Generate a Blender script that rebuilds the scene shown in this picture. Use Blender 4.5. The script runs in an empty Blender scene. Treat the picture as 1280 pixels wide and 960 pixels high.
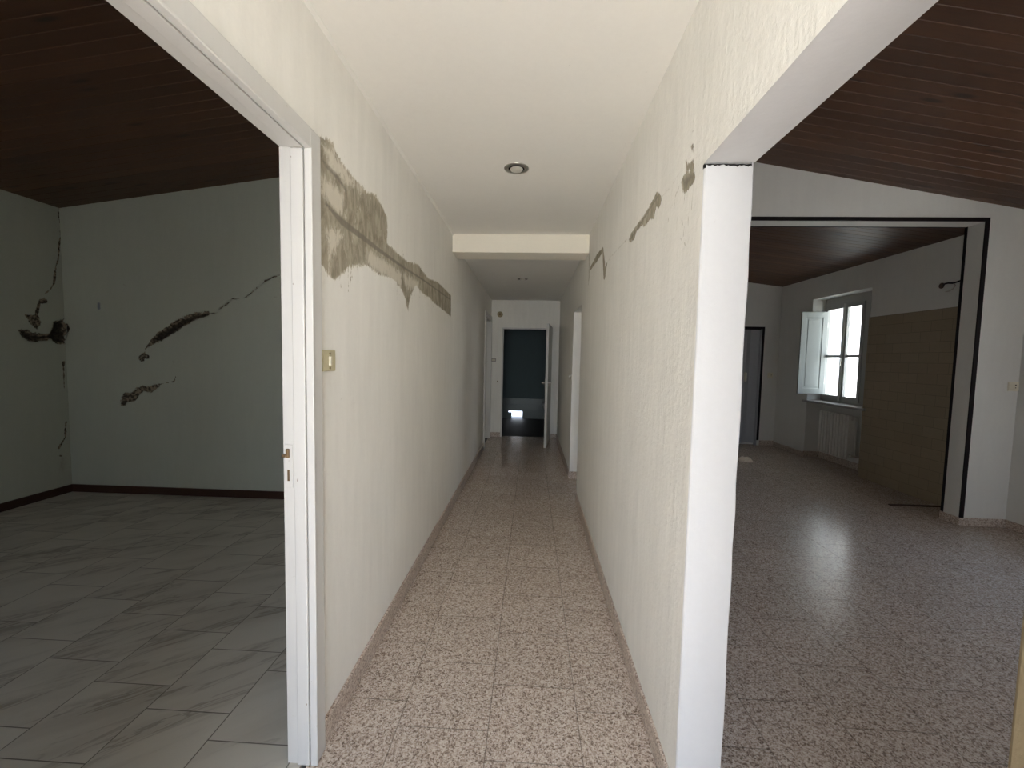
import bpy, bmesh, math, random
import numpy as np
from mathutils import Vector, Matrix
random.seed(7)
C = bpy.context.scene.collection

# ------------------------------------------------------------------ geometry constants (metres)
XL, XLR = -0.714, -0.800          # corridor face / room face of the left wall
XR, XRR = 0.4755, 0.6135          # corridor face / room face of the right wall
YJ = 1.284                        # far jamb of the left doorway
YP, ZP = 1.2195, 1.963            # end face of the right wall, top of the right opening
HC, HC2 = 2.4765, 2.41            # corridor ceiling, lower ceiling past the beam
YB0, YB1, ZB = 3.645, 3.905, 2.32 # beam
YE = 7.228                        # end wall of the corridor
YPA, YPB = 3.747, 3.910           # partition between the right-hand rooms
XO, ZO = 3.818, 2.638             # opening in the partition
XW1, XW2 = 4.205, 4.156           # right wall, near room / far room
YF = 7.151                        # far wall of the far right room
XK, YK = -4.507, 3.787            # left wall and back wall of the left room
YBK = -1.0                        # wall behind the camera

# ------------------------------------------------------------------ node helpers
class NT:
    def __init__(s, name):
        s.m = bpy.data.materials.new(name); s.m.use_nodes = True
        s.t = s.m.node_tree; s.n = s.t.nodes; s.l = s.t.links
        s.b = s.n['Principled BSDF']
    def set(s, sock, v):
        if v is None: return
        if hasattr(v, 'is_linked') or isinstance(v, bpy.types.NodeSocket): s.l.new(v, sock)
        else:
            if isinstance(v, (tuple, list)) and len(v) == 3 and sock.type == 'RGBA': v = (*v, 1)
            sock.default_value = v
    def new(s, t, **k):
        n = s.n.new(t)
        for a, v in k.items(): setattr(n, a, v)
        return n
    def pos(s): return s.new('ShaderNodeNewGeometry').outputs['Position']
    def obj(s): return s.new('ShaderNodeTexCoord').outputs['Object']
    def attr(s, name): return s.new('ShaderNodeAttribute', attribute_name=name).outputs['Fac']
    def math(s, op, a, b=None, c=None, clamp=False):
        n = s.new('ShaderNodeMath', operation=op); n.use_clamp = clamp
        s.set(n.inputs[0], a); s.set(n.inputs[1], b); s.set(n.inputs[2], c)
        return n.outputs[0]
    def scale(s, v, sc):
        n = s.new('ShaderNodeVectorMath', operation='MULTIPLY'); s.set(n.inputs[0], v); n.inputs[1].default_value = sc
        return n.outputs[0]
    def noise(s, v, scale, detail=4, rough=.55, dist=0):
        n = s.new('ShaderNodeTexNoise'); s.set(n.inputs['Vector'], v)
        n.inputs['Scale'].default_value = scale; n.inputs['Detail'].default_value = detail
        n.inputs['Roughness'].default_value = rough; n.inputs['Distortion'].default_value = dist
        return n.outputs['Fac']
    def voro(s, v, scale, out='Color', feature='F1'):
        n = s.new('ShaderNodeTexVoronoi', feature=feature); s.set(n.inputs['Vector'], v); n.inputs['Scale'].default_value = scale
        return n.outputs[out]
    def sep(s, v):
        n = s.new('ShaderNodeSeparateXYZ'); s.set(n.inputs[0], v); return n.outputs
    def comb(s, x=0, y=0, z=0):
        n = s.new('ShaderNodeCombineXYZ'); s.set(n.inputs[0], x); s.set(n.inputs[1], y); s.set(n.inputs[2], z); return n.outputs[0]
    def step(s, v, a, b):
        n = s.new('ShaderNodeMapRange', interpolation_type='SMOOTHSTEP'); s.set(n.inputs['Value'], v)
        n.inputs['From Min'].default_value = a; n.inputs['From Max'].default_value = b
        return n.outputs['Result']
    def mix(s, f, a, b, mode='MIX'):
        n = s.new('ShaderNodeMix', data_type='RGBA', blend_type=mode); s.set(n.inputs['Factor'], f)
        s.set(n.inputs[6], a); s.set(n.inputs[7], b); return n.outputs[2]
    def ramp(s, f, stops, interp='LINEAR'):
        n = s.new('ShaderNodeValToRGB'); s.set(n.inputs[0], f); n.color_ramp.interpolation = interp
        e = n.color_ramp.elements
        while len(e) < len(stops): e.new(.5)
        for i, (p, c) in enumerate(stops): e[i].position = p; e[i].color = (*c, 1)
        return n.outputs[0]
    def bump(s, h, strength=.3, dist=.01):
        n = s.new('ShaderNodeBump'); s.set(n.inputs['Height'], h)
        n.inputs['Strength'].default_value = strength; n.inputs['Distance'].default_value = dist
        s.l.new(n.outputs[0], s.b.inputs['Normal'])
    def done(s, col=None, rough=None, spec=None, metal=None):
        s.set(s.b.inputs['Base Color'], col); s.set(s.b.inputs['Roughness'], rough)
        s.set(s.b.inputs['Specular IOR Level'], spec); s.set(s.b.inputs['Metallic'], metal)
        return s.m

def simple(name, col, rough=.5, metal=0, var=.08, spec=.5, scale=30):
    t = NT(name); n = t.noise(t.obj(), scale)
    c = t.mix(n, tuple(x*(1-var) for x in col), tuple(min(1, x*(1+var)) for x in col))
    return t.done(c, rough, spec, metal)

def plaster(name, base, streak=.06, bump=.25, stains=False, blotch=.08, axis='x'):
    """lime-washed plaster: vertical trowel streaks, blotches; optional filler / damage attributes"""
    t = NT(name); p = t.pos()
    st = t.noise(t.scale(p, (6, 6, .9)), 3.0, 5, .6)
    bl = t.noise(p, 1.3, 4, .6)
    fi = t.noise(p, 45, 5, .65)
    k = t.math('ADD', t.math('MULTIPLY', t.math('SUBTRACT', st, .5), streak*3), t.math('MULTIPLY', t.math('SUBTRACT', bl, .5), blotch*2))
    k = t.math('ADD', k, t.math('MULTIPLY', t.math('SUBTRACT', fi, .5), .06))
    k = t.math('ADD', k, 1.0)
    col = t.mix(1.0, base, t.comb(k, k, k), 'MULTIPLY')
    # grey grime specks
    sp = t.step(t.noise(t.scale(p, (9, 9, 4)), 6, 3, .6), .70, .82)
    col = t.mix(t.math('MULTIPLY', sp, .35), col, tuple(x*.62 for x in base))
    h = t.math('ADD', t.math('MULTIPLY', st, .7), t.math('MULTIPLY', fi, .5))
    rough = .85
    if stains:
        fx = t.noise(t.scale(p, (1, 1, .28)), 62, 5, .7, .3)
        fd = t.noise(p, 120, 3, .6)
        pj = t.math('ADD', t.attr('patch'), t.math('ADD', t.math('MULTIPLY', t.math('SUBTRACT', fx, .5), 1.1), t.math('MULTIPLY', t.math('SUBTRACT', fd, .5), .45)))
        pm = t.step(pj, .46, .60)
        pc = t.mix(t.step(t.noise(t.scale(p, (1, 1, .4)), 18, 6, .7, 1.2), .3, .7), (.25, .222, .165), (.47, .43, .34))
        li = t.math('ADD', t.attr('light'), t.math('MULTIPLY', t.math('SUBTRACT', t.noise(t.scale(p, (1, 1, .45)), 34, 6, .75, 1.4), .5), 2.3))
        pc = t.mix(t.math('MULTIPLY', t.step(li, .38, .95), .85), pc, (.68, .645, .555))
        cr = t.math('ADD', t.attr('crease'), t.math('MULTIPLY', t.math('SUBTRACT', fx, .5), .6))
        pc = t.mix(t.math('MULTIPLY', t.step(cr, .4, .8), .8), pc, (.20, .185, .15))
        col = t.mix(pm, col, pc)
        fn = t.math('ADD', t.attr('faint'), t.math('MULTIPLY', t.math('SUBTRACT', fx, .5), .8))
        col = t.mix(t.math('MULTIPLY', t.step(fn, .45, .75), .55), col, (.36, .33, .27))
        bf = t.math('ADD', t.attr('blue'), t.math('MULTIPLY', t.math('SUBTRACT', fd, .5), .5))
        col = t.mix(t.math('MULTIPLY', t.step(bf, .4, .7), .75), col, (.12, .13, .22))
        dj = t.math('ADD', t.attr('dark'), t.math('ADD', t.math('MULTIPLY', t.math('SUBTRACT', t.noise(p, 21, 6, .72), .5), 1.5), t.math('MULTIPLY', t.math('SUBTRACT', fd, .5), .3)))
        dm = t.step(dj, .45, .58)
        dc = t.mix(t.step(t.noise(p, 38, 4, .65), .42, .62), (.055, .045, .034), (.30, .245, .18))
        dc = t.mix(t.math('MULTIPLY', t.step(t.math('ADD', t.attr('pit'), t.math('MULTIPLY', t.math('SUBTRACT', t.noise(p, 30, 5, .7), .5), 1.2)), .4, .9), .85), dc, (.03, .025, .02))
        col = t.mix(dm, col, dc)
        h = t.math('SUBTRACT', h, t.math('MULTIPLY', dm, 1.5))
        h = t.math('ADD', h, t.math('MULTIPLY', t.math('MULTIPLY', pm, t.noise(t.scale(p, (1, 1, .3)), 60, 4)), .7))
    t.bump(h, bump, .006)
    return t.done(col, rough, .25)

def terrazzo(name, grout=True):
    t = NT(name); p = t.pos(); x, y, z = t.sep(p)
    c1 = t.sep(t.voro(p, 215))[0]; c2 = t.sep(t.voro(p, 120))[0]
    r = t.math('ADD', t.math('MULTIPLY', c1, .6), t.math('MULTIPLY', c2, .4))
    col = t.ramp(r, [(.14, (.19, .140, .110)), (.34, (.38, .295, .24)), (.52, (.53, .435, .365)), (.85, (.68, .61, .54))])
    rough = .32
    if grout:
        gx = t.math('DIVIDE', t.math('ADD', x, .132), .3435)
        k = t.math('FLOOR', gx); fx = t.math('SUBTRACT', gx, k)
        ph = t.math('MULTIPLY_ADD', k, -.113, 1.344)
        gy = t.math('DIVIDE', t.math('SUBTRACT', y, ph), .336)
        ky = t.math('FLOOR', gy); fy = t.math('SUBTRACT', gy, ky)
        ex = t.math('MULTIPLY', t.math('MINIMUM', fx, t.math('SUBTRACT', 1.0, fx)), .3435)
        ey = t.math('MULTIPLY', t.math('MINIMUM', fy, t.math('SUBTRACT', 1.0, fy)), .336)
        e = t.math('MINIMUM', ex, ey)
        g = t.math('SUBTRACT', 1.0, t.step(e, .0006, .0026))
        rnd = t.new('ShaderNodeTexWhiteNoise', noise_dimensions='2D')
        t.l.new(t.comb(k, ky, 0), rnd.inputs['Vector'])
        kk = t.math('MULTIPLY_ADD', rnd.outputs['Value'], .08, .96)
        col = t.mix(1.0, col, t.comb(kk, kk, kk), 'MULTIPLY')
        col = t.mix(t.math('MULTIPLY', g, .65), col, (.11, .085, .065))
        d = t.noise(p, 2.6, 6, .7)
        col = t.mix(t.math('MULTIPLY', t.step(d, .5, .8), .14), col, (.24, .20, .17))
        # each tile very slightly out of plane + open joints
        n2 = t.math('MULTIPLY', t.math('ADD', t.math('MULTIPLY', fx, t.math('SUBTRACT', rnd.outputs['Value'], .5)), t.math('MULTIPLY', t.noise(p, 160, 2), .02)), .6)
        t.bump(t.math('SUBTRACT', n2, t.math('MULTIPLY', g, .5)), .5, .004)
        rough = t.math('MULTIPLY_ADD', t.noise(p, 9, 4, .6), .10, .17)
    return t.done(col, rough, .5)

def marble(name):
    t = NT(name); p = t.pos(); x, y, z = t.sep(p)
    gx = t.math('DIVIDE', t.math('ADD', x, .797), .340)
    k = t.math('FLOOR', gx); fx = t.math('SUBTRACT', gx, k)
    ph = t.math('MULTIPLY_ADD', k, -.1115, 1.350-.1115)
    gy = t.math('DIVIDE', t.math('SUBTRACT', y, ph), .333)
    ky = t.math('FLOOR', gy); fy = t.math('SUBTRACT', gy, ky)
    ex = t.math('MULTIPLY', t.math('MINIMUM', fx, t.math('SUBTRACT', 1.0, fx)), .34)
    ey = t.math('MULTIPLY', t.math('MINIMUM', fy, t.math('SUBTRACT', 1.0, fy)), .333)
    g = t.math('SUBTRACT', 1.0, t.step(t.math('MINIMUM', ex, ey), .0008, .003))
    rnd = t.new('ShaderNodeTexWhiteNoise', noise_dimensions='2D')
    t.l.new(t.comb(k, ky, 0), rnd.inputs['Vector'])
    # veins run diagonally; every tile is cut from another piece
    a = math.radians(38)
    u = t.math('ADD', t.math('MULTIPLY', x, math.cos(a)), t.math('MULTIPLY', y, math.sin(a)))
    v = t.math('SUBTRACT', t.math('MULTIPLY', y, math.cos(a)), t.math('MULTIPLY', x, math.sin(a)))
    off = t.math('MULTIPLY', rnd.outputs['Value'], 19.0)
    vec = t.comb(t.math('ADD', t.math('MULTIPLY', u, 1.3), off), t.math('ADD', t.math('MULTIPLY', v, 7.0), off), off)
    n1 = t.noise(vec, 1.5, 6, .6, 1.1)
    vein = t.math('SUBTRACT', 1.0, t.step(t.math('ABSOLUTE', t.math('SUBTRACT', n1, .44)), .0, .055))
    n2 = t.noise(vec, .8, 4, .5, .4)
    cloud = t.step(n2, .40, .75)
    col = t.mix(cloud, (.60, .565, .495), (.475, .44, .38))
    col = t.mix(t.math('MULTIPLY', vein, t.math('MULTIPLY', t.step(n2, .40, .66), .6)), col, (.21, .175, .14))
    col = t.mix(t.math('MULTIPLY', g, .85), col, (.10, .085, .065))
    dirt = t.step(t.noise(p, 2.2, 5, .7), .55, .8)
    col = t.mix(t.math('MULTIPLY', dirt, .3), col, (.26, .23, .19))
    t.bump(t.math('MULTIPLY', g, -1.0), .4, .003)
    return t.done(col, t.math('MULTIPLY_ADD', t.noise(p, 5, 3), .25, .38), .35)

def wood_planks(name, w=.09, y0=0.0, light=(.13, .058, .028), dark=(.050, .021, .011)):
    t = NT(name); p = t.pos(); x, y, z = t.sep(p)
    gy = t.math('FLOOR', t.math('DIVIDE', t.math('SUBTRACT', y, y0), w))
    rnd = t.new('ShaderNodeTexWhiteNoise', noise_dimensions='1D'); t.l.new(gy, rnd.inputs['W'])
    off = t.math('MULTIPLY', rnd.outputs['Value'], 31.0)
    v = t.comb(t.math('ADD', t.math('MULTIPLY', x, 1.2), off), t.math('ADD', t.math('MULTIPLY', y, 22), off), off)
    gr = t.noise(v, 2.0, 6, .6, .8)
    col = t.mix(gr, dark, light)
    kk = t.math('MULTIPLY_ADD', rnd.outputs['Value'], .5, .75)
    col = t.mix(1.0, col, t.comb(kk, kk, kk), 'MULTIPLY')
    kv = t.comb(t.math('ADD', t.math('MULTIPLY', x, 2.2), off), t.math('MULTIPLY', y, 9.0), off)
    kd = t.voro(kv, 1.0, 'Distance')
    kn = t.math('SUBTRACT', 1.0, t.step(kd, .06, .22))
    col = t.mix(t.math('MULTIPLY', kn, .85), col, (.018, .008, .005))
    t.bump(gr, .15, .003)
    return t.done(col, t.math('MULTIPLY_ADD', gr, .2, .36), .45)

def painted_wood(name, base=(.64, .635, .615), chips=True):
    t = NT(name); p = t.obj()
    n = t.noise(t.scale(p, (30, 30, 3)), 2, 5, .6)
    col = t.mix(n, tuple(c*.93 for c in base), base)
    scr = t.step(t.noise(t.scale(p, (12, 12, 60)), 1.5, 4, .7), .66, .74)
    col = t.mix(t.math('MULTIPLY', scr, .35), col, (.42, .39, .34))
    if chips:
        ch = t.step(t.noise(t.scale(p, (1, 1, .7)), 55, 3, .5), .735, .76)
        col = t.mix(t.math('MULTIPLY', ch, .8), col, (.22, .17, .12))
    t.bump(n, .12, .002)
    return t.done(col, .42, .45)

def tile_wall(name):
    t = NT(name); p = t.pos(); x, y, z = t.sep(p)
    br = t.new('ShaderNodeTexBrick'); br.offset = .5
    t.l.new(t.comb(y, z, 0), br.inputs['Vector'])
    br.inputs['Scale'].default_value = 1.0
    br.inputs['Brick Width'].default_value = .22; br.inputs['Row Height'].default_value = .1105
    br.inputs['Mortar Size'].default_value = .0022; br.inputs['Mortar Smooth'].default_value = .2; br.inputs['Bias'].default_value = 0
    br.inputs['Color1'].default_value = (.33, .265, .18, 1); br.inputs['Color2'].default_value = (.30, .24, .16, 1)
    br.inputs['Mortar'].default_value = (.17, .13, .085, 1)
    st = t.noise(t.comb(t.math('MULTIPLY', y, 8), t.math('MULTIPLY', z, 60), 0), 1.0, 4, .6)
    col = t.mix(t.math('MULTIPLY', st, .35), br.outputs['Color'], (.22, .165, .10))
    t.bump(t.math('MULTIPLY', br.outputs['Fac'], -1.0), .5, .003)
    return t.done(col, .4, .35)

def glass(name):
    t = NT(name); tr = t.new('ShaderNodeBsdfTransparent'); gl = t.new('ShaderNodeBsdfGlossy')
    tr.inputs[0].default_value = (.93, .96, .96, 1); gl.inputs['Roughness'].default_value = .03
    mx = t.new('ShaderNodeMixShader'); mx.inputs[0].default_value = .08
    t.l.new(tr.outputs[0], mx.inputs[1]); t.l.new(gl.outputs[0], mx.inputs[2])
    t.l.new(mx.outputs[0], t.n['Material Output'].inputs['Surface'])
    return t.m

M = {}
WHITE = (.82, .81, .765)
M['wall'] = plaster('corridor_plaster', WHITE, .05, .22, True)
M['wall_rough'] = plaster('rough_corridor_plaster', (.82, .81, .765), .06, .75, True)
M['pillar'] = plaster('smooth_darkened_white_plaster', (.575, .58, .585), .015, .16, True, .03)  # base colour darkened so the daylit end face does not overexpose
M['ceil'] = plaster('ceiling_plaster', (.765, .755, .715), .0, .06, True, .05)
M['room'] = plaster('room_plaster', (.70, .695, .66), .03, .12, True)
M['green'] = plaster('pale_green_plaster', (.50, .525, .455), .03, .10, True)
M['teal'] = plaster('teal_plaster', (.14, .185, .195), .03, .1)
M['cream'] = plaster('cream_plaster', (.83, .79, .69), .01, .08, False, .03)
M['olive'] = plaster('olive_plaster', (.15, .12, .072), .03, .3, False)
M['floor'] = terrazzo('terrazzo_tiles'); M['skirt'] = terrazzo('terrazzo_skirting', False)
M['marble'] = marble('marble_tiles')
M['wood'] = wood_planks('dark_stained_boards')
M['skirtwood'] = simple('brown_skirting_wood', (.055, .024, .015), .4)
M['paint'] = painted_wood('white_gloss_paint')
M['paintgrey'] = painted_wood('grey_white_paint', (.55, .55, .52), False)
M['shutter'] = painted_wood('grey_green_shutter_paint', (.29, .31, .295), False)
M['winwood'] = painted_wood('worn_window_paint', (.36, .36, .34), False)
M['tile'] = tile_wall('beige_wall_tiles')
M['black'] = simple('black_metal_angle', (.010, .007, .008), .5, 0, .1, .2)
M['metal'] = simple('brushed_steel', (.62, .60, .56), .3, 1)
M['brass'] = simple('tarnished_brass', (.20, .135, .075), .45, .8, .3)
M['void_shade'] = simple('void_shade_black', (.012, .010, .009), .9)  # near-black painted in for the shade inside the crack, recesses and pin holes
M['plate'] = simple('olive_plastic', (.56, .51, .335), .4)
M['ivory'] = simple('ivory_plastic', (.72, .68, .55), .35)
M['grey'] = simple('grey_plastic', (.36, .35, .33), .45)
M['yellowed'] = simple('yellowed_plastic', (.32, .27, .15), .5)
M['rad'] = simple('radiator_enamel', (.62, .60, .55), .4)
M['radside'] = simple('dusty_radiator_enamel', (.48, .42, .36), .5)
M['stone'] = simple('grey_marble_sill', (.38, .37, .355), .35, 0, .2, .5, 12)
M['fold'] = simple('grey_vinyl_fold', (.34, .35, .37), .45)
M['ceramic'] = simple('white_ceramic', (.78, .79, .77), .12)
M['bulb'] = simple('satin_reflector', (.80, .77, .70), .28, .6)
M['rust'] = simple('rusty_dirt', (.06, .035, .025), .85, 0, .4)
M['scrap'] = simple('plaster_scrap', (.66, .58, .48), .8, 0, .3, .3, 60)
M['terrace'] = simple('sunlit_terrace', (.50, .48, .44), .9, 0, .1, .2, 3)
M['glass'] = glass('window_glass')
M['house'] = simple('far_house_render', (.62, .60, .58), .9)
M['wtile'] = simple('grey_green_wainscot', (.18, .22, .21), .35, 0, .1)
M['brick'] = simple('rough_brick', (.35, .2, .13), .9, 0, .3)
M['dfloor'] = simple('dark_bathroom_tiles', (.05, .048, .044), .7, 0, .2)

# ------------------------------------------------------------------ mesh helpers
class MB:
    def __init__(s): s.b = bmesh.new(); s.mats = []
    def box(s, x0, x1, y0, y1, z0, z1, bev=0, rot=None, piv=None, seg=2):
        r = bmesh.ops.create_cube(s.b, size=1); vs = r['verts']
        for v in vs: v.co = Vector(((x0+x1)/2+v.co.x*(x1-x0), (y0+y1)/2+v.co.y*(y1-y0), (z0+z1)/2+v.co.z*(z1-z0)))
        if bev:
            es = list({e for v in vs for e in v.link_edges})
            o = bmesh.ops.bevel(s.b, geom=es, offset=bev, segments=seg, affect='EDGES', profile=.5)
            vs = list({v for f in o['faces'] for v in f.verts} | {v for v in vs if v.is_valid})
        if rot is not None:
            bmesh.ops.rotate(s.b, verts=vs, cent=piv, matrix=rot)
        return s
    def prism(s, pts, axis, a0, a1):
        def mk(p, a):
            return {'x': (a, p[0], p[1]), 'y': (p[0], a, p[1]), 'z': (p[0], p[1], a)}[axis]
        v0 = [s.b.verts.new(mk(p, a0)) for p in pts]; v1 = [s.b.verts.new(mk(p, a1)) for p in pts]
        s.b.faces.new(v0[::-1]); s.b.faces.new(v1); n = len(pts)
        for i in range(n): s.b.faces.new((v0[i], v0[(i+1) % n], v1[(i+1) % n], v1[i]))
        return s
    def lathe(s, prof, c=(0, 0, 0), n=32, axis='z'):
        rings = []
        for r, h in prof:
            ring = []
            for i in range(n):
                a = 2*math.pi*i/n; p = (r*math.cos(a), r*math.sin(a), h)
                if axis == 'y': p = (p[0], p[2], p[1])
                if axis == 'x': p = (p[2], p[0], p[1])
                ring.append(s.b.verts.new((c[0]+p[0], c[1]+p[1], c[2]+p[2])))
            rings.append(ring)
        for a, b in zip(rings, rings[1:]):
            for i in range(n): s.b.faces.new((a[i], a[(i+1) % n], b[(i+1) % n], b[i]))
        for ring in (rings[0], rings[-1]):
            try: s.b.faces.new(ring)
            except ValueError: pass
        return s
    def tube(s, pts, r, n=8):
        pts = [Vector(p) for p in pts]; rings = []
        for i, p in enumerate(pts):
            d = (pts[min(i+1, len(pts)-1)]-pts[max(i-1, 0)]).normalized()
            a = d.orthogonal().normalized() if i == 0 else (pa - d*pa.dot(d)).normalized()
            pa = a; b = d.cross(a)
            rings.append([s.b.verts.new(p+(a*math.cos(2*math.pi*k/n)+b*math.sin(2*math.pi*k/n))*r) for k in range(n)])
        for A, B in zip(rings, rings[1:]):
            for k in range(n): s.b.faces.new((A[k], A[(k+1) % n], B[(k+1) % n], B[k]))
        s.b.faces.new(rings[0][::-1]); s.b.faces.new(rings[-1])
        return s
    def quad(s, *p):
        s.b.faces.new([s.b.verts.new(q) for q in p]); return s
    def build(s, name, mat, parent=None, smooth=False, loc=None):
        bmesh.ops.recalc_face_normals(s.b, faces=s.b.faces)
        me = bpy.data.meshes.new(name); s.b.to_mesh(me); s.b.free()
        me.materials.append(mat)
        o = bpy.data.objects.new(name, me); C.objects.link(o)
        if smooth:
            for f in me.polygons: f.use_smooth = True
            me.set_sharp_from_angle(angle=math.radians(35))
        if parent is not None: o.parent = parent
        if loc is not None:
            me.transform(Matrix.Translation(-Vector(loc))); o.location = loc
        return o

def struct(o): o['kind'] = 'structure'; return o
def smb(name, mat, *boxes, parent=None, bev=0):
    m = MB()
    for b in boxes: m.box(*b, bev=bev)
    o = m.build(name, mat, parent)
    return struct(o) if parent is None else o
def thing(name, label, cat, loc, group=None):
    o = bpy.data.objects.new(name, None); C.objects.link(o); o.location = loc; o.empty_display_size = .05
    o['label'] = label; o['category'] = cat
    if group: o['group'] = group
    return o
def part(mb, name, mat, root, smooth=False):
    """mesh is written in world coordinates; make it a child of the thing's Empty"""
    o = mb.build(name, mat, None, smooth)
    o.data.transform(Matrix.Translation(-root.location)); o.parent = root
    return o
def sub(mb, name, mat, par, root, smooth=False):
    o = mb.build(name, mat, None, smooth)
    o.data.transform(Matrix.Translation(-root.location)); o.parent = par
    return o

# --- signed distance helpers for marks on walls (numpy) --------------------------------------
def sd_poly(P, poly):
    poly = np.array(poly, float); d = np.full(len(P), 1e9); ins = np.zeros(len(P), bool)
    n = len(poly)
    for i in range(n):
        a, b = poly[i], poly[(i+1) % n]; e = b-a; w = P-a
        t = np.clip((w@e)/(e@e+1e-12), 0, 1); d = np.minimum(d, np.linalg.norm(w-t[:, None]*e, axis=1))
        c = ((a[1] <= P[:, 1]) != (b[1] <= P[:, 1]))
        with np.errstate(divide='ignore', invalid='ignore'):
            xs = a[0]+(P[:, 1]-a[1])/(b[1]-a[1])*(b[0]-a[0])
        ins ^= c & (P[:, 0] < xs)
    return np.where(ins, d, -d)
def sd_line(P, pts, w):
    """w = radius per point (or one)"""
    pts = np.array(pts, float); w = np.broadcast_to(np.array(w, float), (len(pts),)); r = np.full(len(P), -1e9)
    if len(pts) == 1: return w[0]-np.linalg.norm(P-pts[0], axis=1)
    for i in range(len(pts)-1):
        a, b = pts[i], pts[i+1]; e = b-a; v = P-a
        t = np.clip((v@e)/(e@e+1e-12), 0, 1)
        r = np.maximum(r, (w[i]*(1-t)+w[i+1]*t)-np.linalg.norm(v-t[:, None]*e, axis=1))
    return r
def soft(sd, w): return np.clip(.5+sd/(2*w), 0, 1)

def sheet(m_name, mat, fpos, us, vs, holes=(), marks=None, parent=None, depth=.02, wob=0.0, extra=None):
    """surface patch on a grid (us x vs); fpos(u, v, d) -> xyz arrays; marks(P)->dict of vertex attributes"""
    us = np.array(us, float); vs = np.array(vs, float)
    U, V = np.meshgrid(us, vs, indexing='ij'); P = np.stack([U.ravel(), V.ravel()], 1)
    A = {k: np.zeros(len(P)) for k in ('patch', 'crease', 'light', 'dark', 'pit', 'faint', 'blue')}
    if marks: A.update(marks(P))
    d = -depth*np.clip(A['pit']*1.2, 0, 1)*A['dark']
    if wob:
        rng = np.random.RandomState(3)
        d = d+wob*(np.sin(P[:, 0]*37+2*np.sin(P[:, 1]*9))*.5+np.sin(P[:, 1]*23+np.sin(P[:, 0]*41))*.5)
    X = fpos(P[:, 0], P[:, 1], d)
    nu, nv = len(us), len(vs)
    co = np.stack(X, 1).astype(np.float32)
    uc = (us[:-1]+us[1:])/2; vc = (vs[:-1]+vs[1:])/2
    keep = np.ones((nu-1, nv-1), bool)
    for (a, b, c, e) in holes: keep &= ~((uc[:, None] > a) & (uc[:, None] < b) & (vc[None] > c) & (vc[None] < e))
    I, J = np.nonzero(keep); q = I*nv+J
    F = np.stack([q, q+nv, q+nv+1, q+1], 1)
    me = bpy.data.meshes.new(m_name)
    me.from_pydata(co.tolist(), [], F.tolist())
    for k, v in A.items():
        at = me.attributes.new(k, 'FLOAT', 'POINT'); at.data.foreach_set('value', v.astype(np.float32))
    if extra is not None:
        b = bmesh.new(); b.from_mesh(me); extra(b); b.to_mesh(me); b.free()
    me.materials.append(mat)
    for f in me.polygons: f.use_smooth = True
    me.set_sharp_from_angle(angle=math.radians(40))
    o = bpy.data.objects.new(m_name, me); C.objects.link(o)
    if parent is not None: o.parent = parent
    else: struct(o)
    return o
def bboxes(*boxes):
    def f(b):
        for (x0, x1, y0, y1, z0, z1) in boxes:
            r = bmesh.ops.create_cube(b, size=1)
            for v in r['verts']: v.co = Vector(((x0+x1)/2+v.co.x*(x1-x0), (y0+y1)/2+v.co.y*(y1-y0), (z0+z1)/2+v.co.z*(z1-z0)))
            fs = list({f_ for v in r['verts'] for f_ in v.link_faces})
            bmesh.ops.recalc_face_normals(b, faces=fs)
    return f
def rng(a, b, st): n = max(1, int(round((b-a)/st))); return list(np.linspace(a, b, n+1))
def cuts(*segs):
    out = []
    for (a, b, st) in segs:
        r = rng(a, b, st); out += r if not out else r[1:]
    return out

# ================================================================== THE SETTING
smb('floor', M['floor'], (XL-.02, XW1+.2, YBK-.1, YE+.1, -.08, 0.0))
smb('floor_left_room', M['marble'], (XK-.1, XL-.04, YBK-.1, YK+.1, -.08, .0015))
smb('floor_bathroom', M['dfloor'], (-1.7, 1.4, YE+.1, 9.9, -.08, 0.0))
smb('floor_side_room', M['dfloor'], (-3.6, XL-.03, YK+.15, YE+.1, -.08, .001))

# ---- left corridor wall, with filler smears on its corridor face
LP = [(1.36, 2.112), (1.41, 2.136), (1.465, 2.142), (1.482, 2.123), (1.561, 2.104), (1.661, 2.097), (1.763, 2.093), (1.838, 2.118), (1.934, 2.104), (2.0, 2.07), (2.012, 2.032), (2.003, 1.949), (2.125, 1.943), (2.316, 1.936), (2.544, 1.969), (2.705, 1.947), (2.824, 1.934), (3.094, 1.961), (3.6, 1.937), (3.607, 1.753), (3.343, 1.772), (3.064, 1.782), (2.828, 1.805), (2.653, 1.808), (2.507, 1.833), (2.406, 1.756), (2.341, 1.664), (2.298, 1.715), (2.238, 1.761), (2.092, 1.793), (1.905, 1.773), (1.761, 1.782), (1.658, 1.76), (1.576, 1.733), (1.52, 1.696), (1.467, 1.662), (1.418, 1.676), (1.38, 1.698), (1.35, 1.732), (1.35, 2.0)]
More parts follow.
